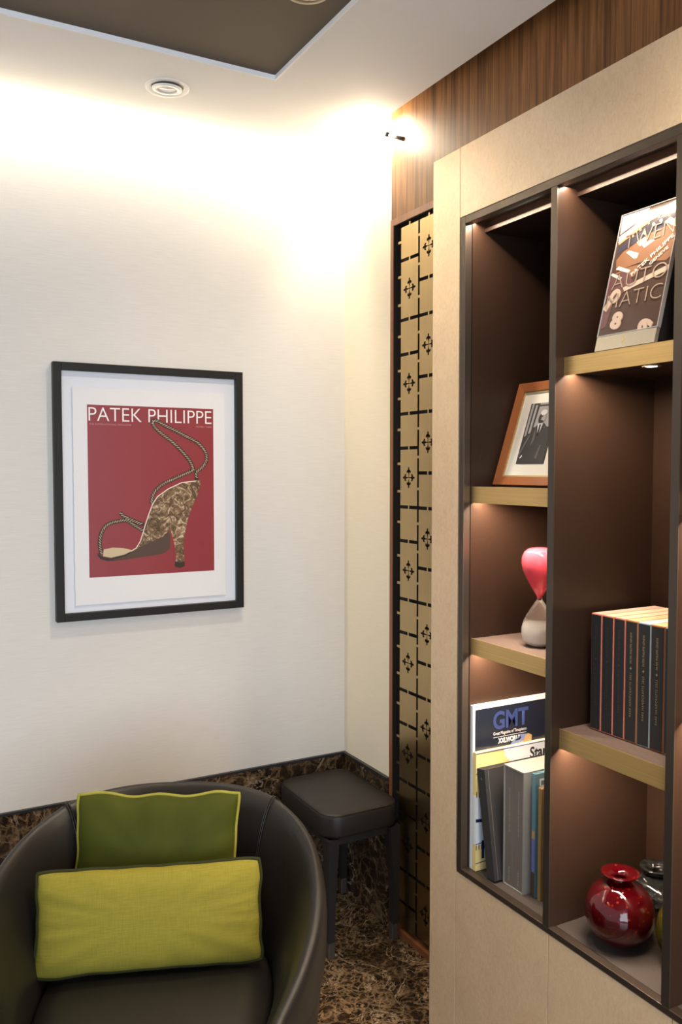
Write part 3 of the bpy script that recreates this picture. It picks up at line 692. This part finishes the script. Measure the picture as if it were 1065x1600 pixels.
art('portrait_suit', [PP([(0.1, 0), (0.13, 0.25), (0.24, 0.52), (0.40, 0.62), (0.48, 0.66), (0.66, 0.66), (0.8, 0.58), (0.94, 0.4), (0.97, 0)])], 'grey_1', pf, 0.0060)
art('portrait_suit_fold', [PP([(0.40, 0.62), (0.46, 0.40), (0.36, 0.28)]), PP([(0.0, 0.15), (0.24, 0.5), (0.25, 0.44), (0.03, 0.10)]), PP([(0.62, .1), (0.7, .3), (0.74, .3), (.70, .08)])], 'grey_2', pf, 0.0063)
art('portrait_shirt', [PP([(0.44, 0.65), (0.62, 0.66), (0.53, 0.42)])], 'grey_4', pf, 0.0064)
art('portrait_hand', [PP([(0.08, 0.1), (0.15, 0.15), (0.17, 0.12), (0.11, 0.09)])], 'grey_4', pf, 0.0064)
art('portrait_tie', [PP([(0.51, 0.64), (0.56, 0.64), (0.555, 0.48), (0.53, 0.43), (0.505, 0.48)])], 'grey_0', pf, 0.0067)
def ell(cx_, cy_, a, c, n=20, rot=0): return [(cx_ + a * math.cos(2 * PI * k / n) * math.cos(rot) - c * math.sin(2 * PI * k / n) * math.sin(rot), cy_ + a * math.cos(2 * PI * k / n) * math.sin(rot) + c * math.sin(2 * PI * k / n) * math.cos(rot)) for k in range(n)]
art('portrait_head', [PP(ell(0.54, 0.755, 0.13, 0.105))], 'grey_3', pf, 0.0066)
art('portrait_face_shade', [PP(ell(0.47, 0.74, 0.05, 0.07)), PP(ell(0.53, 0.685, 0.09, 0.025)), PP(ell(0.53, .77, .03, .012))], 'grey_1', pf, 0.0068)
art('portrait_hair', [PP(ell(0.57, 0.835, 0.11, 0.045))], 'grey_4', pf, 0.0069)
bm = bmesh.new(); box(bm, (fw_ / 2 - 0.02, 0.04, -0.004), (fw_ / 2 + 0.02, 0.2, -0.001)); obj('easel_back', bm, 'black_cloth', pf)

# ================================================================== SHELF: HOURGLASS
hg = thing('hourglass', 'red and clear glass hourglass with white sand on the middle left shelf', 'hourglass', (-0.113, -1.129, S_glass + 0.0005))
up_prof = [(0.0042, 0.110), (0.007, 0.1155), (0.013, 0.125), (0.022, 0.140), (0.032, 0.158), (0.0395, 0.176), (0.0425, 0.192), (0.0415, 0.206), (0.036, 0.2185), (0.027, 0.2255), (0.015, 0.2285), (0, 0.229)]
lo_prof = [(0, 0.0015), (0.018, 0.0), (0.030, 0.005), (0.0375, 0.014), (0.041, 0.028), (0.0405, 0.042), (0.036, 0.058), (0.028, 0.074), (0.018, 0.091), (0.010, 0.102), (0.0055, 0.1085), (0.0042, 0.110)]
def inset(p, d): return [(max(r - d, 0), z) for r, z in p]
lathe('upper_bulb', up_prof, 'glass_pink', hg, 48, 'red glass')
lathe('lower_bulb', lo_prof, 'glass_clear', hg, 48, 'clear glass')
lathe('sand', [(0, 0.003), (0.018, 0.002), (0.029, 0.007), (0.0360, 0.015), (0.0392, 0.028), (0.0387, 0.042), (0.0365, 0.0495), (0.02, 0.052), (0, 0.053)], 'sand', hg, 48, 'white sand')
lathe('neck_collar', [(0.0040, 0.106), (0.0062, 0.1075), (0.0066, 0.110), (0.0062, 0.1125), (0.0040, 0.114)], 'glass_clear', hg, 24)

# ================================================================== SHELF: AD STAND
ad = thing('display_stand', 'leaning glossy watch advertising display standing on the upper right shelf', 'display')
ad.matrix_world = leanX((-0.186, -1.366, S_ad + 0.0022), 14.5)
AW, AH = 0.146, 0.286
bx('base_plate', (-0.001, 0, -0.004), (AW + 0.001, 0.030, 0.005), 'ad_base', ad, 0.0006)
bx('panel', (0, 0.030, -0.004), (AW, AH, 0.0035), 'ad_brown', ad, label='printed glossy panel')
bxs('acrylic_edge', ringrect(-0.0016, 0.0302, AW + 0.0016, AH + 0.0016, 0.0016, -0.004, 0.0055), 'acrylic', ad)
ew = Matrix.Rotation(math.radians(14.5), 4, 'X')
bm = bmesh.new()
wedge = [(0.010, -0.0042), (AH * 0.985, -0.0042), (0.0185, -0.066)]
L0 = [bm.verts.new((0.006, y, z)) for y, z in wedge]; L1 = [bm.verts.new((AW - 0.004, y, z)) for y, z in wedge]
bm.faces.new(L0); bm.faces.new(L1)
for k in range(3): bm.faces.new((L0[k], L0[(k + 1) % 3], L1[(k + 1) % 3], L1[k]))
obj('wedge_back', bm, 'black_metal', ad)
def A(l):   # artwork space: crop pixels of the printed panel, measured on the print
    out = []
    for X, Y in l:
        dx, dy = X - 300, Y - 125
        det = 550 * 1288 - (-110) * (-248)
        u_ = (dx * 1288 + dy * 248) / det; v_ = (550 * dy + 110 * dx) / det
        u_ = min(max(u_, 0.004), 0.996); v_ = min(max(v_, 0.003), 0.997)
        out.append((u_ * AW, AH - v_ * (AH - 0.031)))
    return out
z0 = 0.0035
art('print_sky', [A([(300, 125), (560, 70), (530, 150), (270, 330)])], 'ad_lilac', ad, z0 + .0003)
art('print_navy', [A([(250, 470), (560, 240), (850, 90), (835, 330), (560, 330), (240, 540)])], 'ad_navy', ad, z0 + .0003)
art('print_band', [A([(262, 350), (560, 150), (850, 10), (850, 70), (570, 185), (255, 415)])], 'ad_white', ad, z0 + .0006)
art('print_band_shade', [A([(570, 185), (850, 75), (850, 95), (575, 215), (258, 440), (256, 415)])], 'ad_peach', ad, z0 + .0006)
art('print_copper', [A([(235, 600), (300, 520), (560, 350), (830, 250), (745, 600), (690, 650), (480, 640), (230, 720)]), A([(190, 760), (330, 690), (500, 660), (400, 790), (180, 860)])], 'ad_copper', ad, z0 + .0005)
art('print_plum', [A([(160, 800), (330, 700), (400, 860), (290, 960), (120, 1010)]), A([(95, 1180), (150, 1000), (200, 1060), (130, 1300), (70, 1340)])], 'ad_plum', ad, z0 + .0006)
art('print_hand', [A([(295, 900), (720, 690), (730, 730), (700, 750), (310, 940)])], 'ad_bone', ad, z0 + .0007)
art('print_marker', [A([(330, 530), (360, 510), (450, 550), (430, 600), (400, 600)]), A([(430, 430), (510, 385), (530, 430), (460, 480)]), A([(500, 500), (600, 430), (560, 420), (480, 470)]), A([(230, 700), (260, 670), (370, 720), (350, 750)]), A([(180, 760), (200, 740), (290, 790), (270, 820)]), A([(690, 250), (740, 210), (830, 260), (800, 320), (750, 300)])], 'ad_white', ad, z0 + .0009)
for X, Y in ((815, 148), (655, 235), (505, 340), (590, 265)): art('print_dot', [A(ell(X, Y, 14, 20, 10))], 'ad_white', ad, z0 + .0009)
art('print_ticks', [A([(X - 9, Y - 24), (X + 9, Y - 30), (X + 11, Y + 24), (X - 7, Y + 30)]) for X, Y in ((545, 230), (467, 290), (395, 345), (637, 175), (728, 180))], 'ad_peach', ad, z0 + .0009)
def adnum(body, cx_, cy_, wd, ht, ang, bold=0.05):
    (ux, uy), = A([(cx_, cy_)])
    for off, mt, dz in ((0.0016, 'ad_shade', 0.0010), (0, 'ad_bone', 0.0014)):
        r_ = Matrix.Rotation(math.radians(ang), 3, 'Z')
        p = Vector((ux + off, uy - off, z0 + dz)) - r_ @ Vector((wd / 2, ht / 2, 0))
        text(body, wd, ht, mt, ad, p, r_, bold=bold, name='print_numeral')
adnum('8', 235, 1240, 0.028, 0.036, -8, 0.06); adnum('9', 500, 1290, 0.030, 0.036, 110, 0.06); adnum('0', 222, 985, 0.026, 0.030, -35, 0.06); adnum('1', 150, 1085, 0.012, 0.022, -35, 0.05)
def adtext(body, X, Y, X2, Y2, ht, mat, bold=0.0, dz=0.0018):
    (a, c), (a2, c2) = A([(X, Y)]) + A([(X2, Y2)])
    L = math.hypot(a2 - a, c2 - c); r_ = Matrix.Rotation(math.atan2(c2 - c, a2 - a), 3, 'Z')
    text(body, L, ht, mat, ad, (a, c, z0 + dz), r_, bold=bold)
adtext('TWEN', 312, 500, 765, 372, 0.030, 'ad_line', -0.018); adtext('AUTO', 185, 925, 690, 805, 0.030, 'ad_line', -0.018); adtext('MATIC', 130, 1130, 640, 1020, 0.030, 'ad_line', -0.018)
adtext('PATEK PHILIPPE', 385, 790, 795, 410, 0.0085, 'ad_white', 0.02); adtext('GENEVE', 552, 690, 720, 530, 0.0068, 'ad_white', 0.02)
dc = (AW * 0.47, 0.016)
art('base_emblem', [[(dc[0] + a * 0.0055, dc[1] + c * 0.0065) for a, c in ((0, 1), (0.35, .35), (1, 0), (0.35, -.35), (0, -1), (-.35, -.35), (-1, 0), (-.35, .35))]], 'gold_letter', ad, 0.0055)

# ================================================================== SHELF: BOOKS, LEFT COLUMN
ZB = 0.5275
def book(name, label, x, y, z, th, dp, ht, mcover, mpage='page', lean_deg=0, board=0.0025, inset=0.004, cat='book', group=None):
    """spine looks to -x, front board to -y; local x = depth, y = thickness to the left, z = up; origin = right bottom of the spine"""
    r = thing(name, label, cat, (x, y, z), Matrix.Rotation(math.radians(lean_deg), 3, 'X') if lean_deg else None, group)
    bxs('cover', [((0, 0, 0), (board, th, ht)), ((board, 0, 0), (dp, board, ht)), ((board, th - board, 0), (dp, th, ht))], mcover, r)
    bx('pages', (board, board, inset * 0.4), (dp - inset, th - board, ht - inset), mpage, r)
    return r
def onspine(r, body, z0_, z1_, yc, ht, mat, x=-0.0004):
    return text(body, z1_ - z0_, ht, mat, r, (x, yc - ht / 2, z0_), SPINE_UP)
COVER = axes((1, 0, 0), (0, 0, 1), (0, -1, 0))
DP = 0.215
g = book('magazine', 'tallest white-edged magazine with dark cover reading GMT, against the compartment side', -0.1985, -0.9945, ZB, 0.0095, 0.245, 0.403, 'book_white', 'page_white', board=0.0012, inset=0.0015)
ck = 0.008
def cov(r, name, x0, z0_, x1, z1_, mat, d=0.0):
    return bx(name, (x0, -0.0004 - d, z0_), (x1, -d + 0.0002, z1_), mat, r)
cov(g, 'cover_print', 0.007, 0.006, 0.238, 0.392, 'book_navy')
text('GMT', 0.112, 0.046, 'ink_blue', g, (0.062, -0.0006, 0.334), COVER, bold=0.03)
text('Great Magazine of Timepieces', 0.105, 0.0105, 'print_white', g, (0.063, -0.0006, 0.3185), COVER)
text('XXLWORLD', 0.072, 0.0135, 'print_white', g, (0.078, -0.0006, 0.2985), COVER, bold=0.05)
cov(g, 'title_rule', 0.063, 0.3150, 0.168, 0.3158, 'print_white', 0.0004)
bm = bmesh.new()
def cp(l): return [(a, c) for a, c in l]
def coverart(name, polys, mat, r, d):
    bm = bmesh.new()
    for p in polys: poly(bm, p, d, 0.0003)
    bm.transform(COVER.to_4x4()); return obj(name, bm, mat, r)
coverart('print_strap', [[(0.10, 0.272), (0.122, 0.296), (0.15, 0.312), (0.172, 0.310), (0.165, 0.290), (0.14, 0.28)]], 'strap_blue', g, 0.0006)
coverart('print_wrist', [[(0.10, 0.268), (0.13, 0.287), (0.165, 0.296), (0.19, 0.288), (0.2, 0.26), (0.1, 0.26)]], 'skin_tan', g, 0.0007)
coverart('print_crown', [[(0.157, 0.288), (0.164, 0.306), (0.174, 0.311), (0.186, 0.305), (0.185, 0.288), (0.17, 0.282)]], 'wood_tan', g, 0.0009)
yb = book('large_paperback', 'yellow and white large-format paperback with watch-dial cover reading Star, second on bottom left shelf', -0.1985, -1.0085, ZB, 0.0120, 0.250, 0.291, 'book_yellow', 'page_white', board=0.001, inset=0.0015)
coverart('cover_white', [[(0.085, 0.285), (0.09, 0.27), (0.125, 0.235), (0.16, 0.1), (0.249, 0.1), (0.249, 0.2905), (0.085, 0.2905)]], 'book_pale', yb, 0.0004)
coverart('cover_rule', [[(0.001, 0.2875), (0.249, 0.2875), (0.249, 0.2895), (0.001, 0.2895)], [(0.0, 0.238), (0.02, 0.2435), (0.05, 0.242), (0.078, 0.226), (0.08, 0.228), (0.05, 0.2445), (0.02, 0.2455), (0, 0.240)]], 'ink_navy', yb, 0.0006)
text('Star', 0.056, 0.030, 'ink_black', yb, (0.168, -0.0008, 0.250), COVER, bold=0.03)
text('VII', 0.030, 0.036, 'ink_navy', yb, (0.010, -0.0008, 0.200), COVER, bold=0.02); text('X', 0.03, 0.03, 'ink_navy', yb, (0.062, -0.0008, 0.205), COVER, bold=0.02)
text('II', 0.022, 0.045, 'ink_navy', yb, (0.018, -0.0008, 0.028), COVER, bold=0.02)
coverart('cover_subdial', [[(0.0005, 0.185), (0.04, 0.172), (0.04, 0.068), (0.0005, 0.062)]], 'book_pale', yb, 0.0005)
coverart('cover_ticks', [[(0.001 + k * 0.008, 0.182 - k * 0.002), (0.003 + k * 0.008, 0.182 - k * 0.002), (0.003 + k * 0.008, 0.196 - k * .002), (0.001 + k * 0.008, 0.196 - k * 0.002)] for k in range(4)] + [[(0.001 + k * 0.008, 0.052), (0.003 + k * 0.008, 0.052), (0.003 + k * 0.008, 0.064), (0.001 + k * 0.008, 0.064)] for k in range(4)] + [[(0, 0.121), (0.04, 0.116), (0.04, 0.125), (0, 0.129)], [(0, 0.0655), (0.04, 0.068), (0.04, 0.07), (0, 0.0675)], [(0, 0.018), (0.04, 0.02), (0.04, 0.022), (0, 0.0195)]], 'ink_navy', yb, 0.0008)
bx('spine_panel', (-0.0006, 0.0015, 0.066), (0.0002, 0.0105, 0.186), 'book_pale', yb)
bb = book('hardback_book', 'charcoal hardback leaning left against the yellow paperback', -0.1965, -1.0795, ZB + 0.0048, 0.028, 0.205, 0.258, 'book_charcoal', 'page_white', lean_deg=-9.5, board=0.003, inset=0.007)
onspine(bb, 'RARE HANDCRAFTS 2013 * PATEK PHILIPPE GENEVE', 0.03, 0.20, 0.014, 0.0035, 'gold_faint')
art_o = text('*', 0.006, 0.006, 'letter_grey', bb, (-0.0004, 0.011, 0.232), SPINE_UP)
bxs('cover_joint', [((0.010, -0.0006, 0.002), (0.0112, 0.0002, 0.256))], 'slip_grey', bb)
# two-volume slipcase
scx = thing('slipcase', 'grey slipcase box with two taupe volumes, middle of the bottom left shelf', 'book set', (-0.1765, -1.1545, ZB))
SW, SH_, SD = 0.070, 0.285, 0.225
bxs('case', [((0, 0, 0), (SD, 0.003, SH_)), ((0, SW - 0.003, 0), (SD, SW, SH_)), ((0, 0.003, SH_ - 0.003), (SD, SW - 0.003, SH_)), ((0, 0.003, 0), (SD, SW - 0.003, 0.003)), ((SD - 0.003, 0.003, 0.003), (SD, SW - 0.003, SH_ - 0.003))], 'slip_light', scx)
for k in range(2):
    y_ = 0.0035 + k * 0.0315
    v_ = bx('volume', (0.0025, y_, 0.0035), (SD - 0.004, y_ + 0.0308, SH_ - 0.005), 'slip_grey', scx, 0.001)
    text('PATEK PHILIPPE WRISTWATCHES', 0.105, 0.0036, 'letter_grey', v_, (0.0021, y_ + 0.0135, 0.13), SPINE_UP)
    text('VOLUME', 0.022, 0.0036, 'letter_red', v_, (0.0021, y_ + 0.0135, 0.055), SPINE_UP)
    text('PATEK', 0.034, 0.0040, 'letter_grey', v_, (0.0021, y_ + 0.0135, 0.014), SPINE_UP)
# thin books at the right
tb = book('teal_book', 'slim teal and violet book with pale lettering FPA, right of the grey slipcase', -0.163, -1.1780, ZB, 0.0110, 0.215, 0.287, 'teal', 'page_white', board=0.0015)
bxs('spine_band', [((-0.0005, 0.0005, 0.06), (0.0002, 0.0105, 0.136))], 'violet', tb)
bxs('spine_foot', [((-0.0005, 0.0005, 0.001), (0.0002, 0.0105, 0.0595))], 'umber', tb)
bxs('spine_patch', [((-0.0005, 0.0005, 0.137), (0.0002, 0.0105, 0.155))], 'wood_tan', tb)
text('FPA', 0.075, 0.037, 'book_pale', tb, (0.012, -0.0004, 0.238), COVER)
b1 = book('bronze_book', 'slim bronze-brown book between the teal book and the divider', -0.160, -1.1945, ZB, 0.0100, 0.20, 0.258, 'bronze_book', 'page', board=0.0015)
onspine(b1, 'PATEK PHILIPPE', 0.17, 0.22, 0.005, 0.003, 'gold_letter')
b2 = book('tan_book', 'slim tan book nearest the divider at the right end of the row', -0.146, -1.2140, ZB, 0.0120, 0.19, 0.257, 'wood_tan', 'page', board=0.0015)

# ================================================================== SHELF: SEVEN BLACK VOLUMES
cols = [('coral', 'page_blush', 'gold_faint', '2018', 'first from the left, red edges, unreadable spine'), ('coral', 'page_cream', 'gold_faint', '2019', 'second from the left, red edges, faint spine lettering'),
        ('coral', 'page_cream', 'gold_faint', '2020', 'third from the left, red edges, dim gold lettering'), ('orange', 'page_sand', 'gold_letter', '2021', 'fourth from the left, copper edges'),
        ('sky', 'page_white', 'gold_letter', '2022', 'fifth from the left, pale blue edges'), ('rust', 'page_sand', 'gold_letter', '2023', 'sixth from the left, rust edges'), ('sage', 'page_white', 'gold_letter', '2024', 'last at the right, grey-green edges')]
ybs = [-1.3156, -1.3463, -1.3785, -1.4090, -1.4405, -1.4728, -1.5058, -1.5385]
vol = {}
for i, (ce_, pg, lt, yr, lab) in enumerate(cols):
    r = thing('black_volume', 'black slipcased volume, ' + lab, 'book', (-0.138, ybs[i + 1] + 0.0006, S_books + 0.0015), None, 'black volumes on the lower right shelf')
    th = ybs[i] - ybs[i + 1] - 0.0012; hh = 0.2455
    bx('case', (0.0, 0, 0), (0.19, th, hh), ce_, r, 0.0012)
    bx('top_face', (0.0015, 0.0015, hh - 0.0002), (0.1885, th - 0.0015, hh + 0.0005), pg, r)
    bx('spine', (-0.0012, 0.0022, 0.0025), (0.0002, th - 0.0022, hh - 0.0025), 'black_cloth', r)
    x_ = -0.0016; yc = th / 2
    text('RARE HANDCRAFTS ' + yr, 0.088, 0.0048, lt, r, (x_, yc - 0.0024, 0.052), SPINE_UP, space=1.3)
    text('PATEK PHILIPPE GENEVE', 0.062, 0.0048, lt, r, (x_, yc - 0.0024, 0.160), SPINE_UP)
    bm = bmesh.new()
    poly(bm, [(0.0035 * a, 0.003 * c) for a, c in ((0, 1), (.3, .3), (1, 0), (.3, -.3), (0, -1), (-.3, -.3), (-1, 0), (-.3, .3))], 0.0004, 0.0003)
    bm.transform(Matrix.Translation((x_ + 0.0002, yc, 0.150)) @ SPINE_UP.to_4x4()); obj('spine_emblem', bm, lt, r)

# ================================================================== SHELF: VASES
def vase(name, label, x, y, z, R, H_, lipR, neck, mat, off=0.0):
    r = thing(name, label, 'vase', (x, y, z))
    prof = [(0, 0.004)]
    for k in range(0, 33):
        a = -PI / 2 + 0.28 + (PI - 0.28 - 0.32) * k / 32
        prof.append((R * math.cos(a), H_ / 2 + H_ / 2 * math.sin(a)))
    z1 = prof[-1][1]
    prof[0] = (0, prof[1][1])
    rn = neck
    prof += [(rn, z1 + 0.002), (rn * 0.96, z1 + 0.004), (rn * 1.1, z1 + 0.007), (lipR * 0.8, z1 + 0.0105), (lipR * 0.97, z1 + 0.0135), (lipR, z1 + 0.015), (lipR * 0.97, z1 + 0.0162), (lipR * 0.6, z1 + 0.0128), (rn * 0.75, z1 + 0.008), (rn * 0.72, z1 + 0.002), (rn * 0.8, z1 - 0.006)]
    t_ = 0.005
    for k in range(32, -1, -2):
        a = -PI / 2 + 0.28 + (PI - 0.28 - 0.40) * k / 32
        prof.append(((R - t_) * math.cos(a), H_ / 2 + (H_ / 2 - t_) * math.sin(a)))
    prof.append((0, prof[-1][1]))
    zz = min(p[1] for p in prof); prof = [(a, c - zz) for a, c in prof]
    lathe('body', prof, mat, r, 64)
    return r
vase('round_vase', 'round dark red glass vase with flared lip on the bottom right shelf', -0.131, -1.399, ZB, 0.0705, 0.139, 0.0385, 0.017, 'glass_red')
vase('round_vase', 'small clear smoky glass vase at the back, behind the red vase', 0.005, -1.375, ZB, 0.060, 0.108, 0.036, 0.018, 'glass_smoke')
vase('round_vase', 'olive green glass vase right of the red one, partly hidden by divider', -0.085, -1.5245, ZB, 0.056, 0.142, 0.030, 0.016, 'glass_olive')
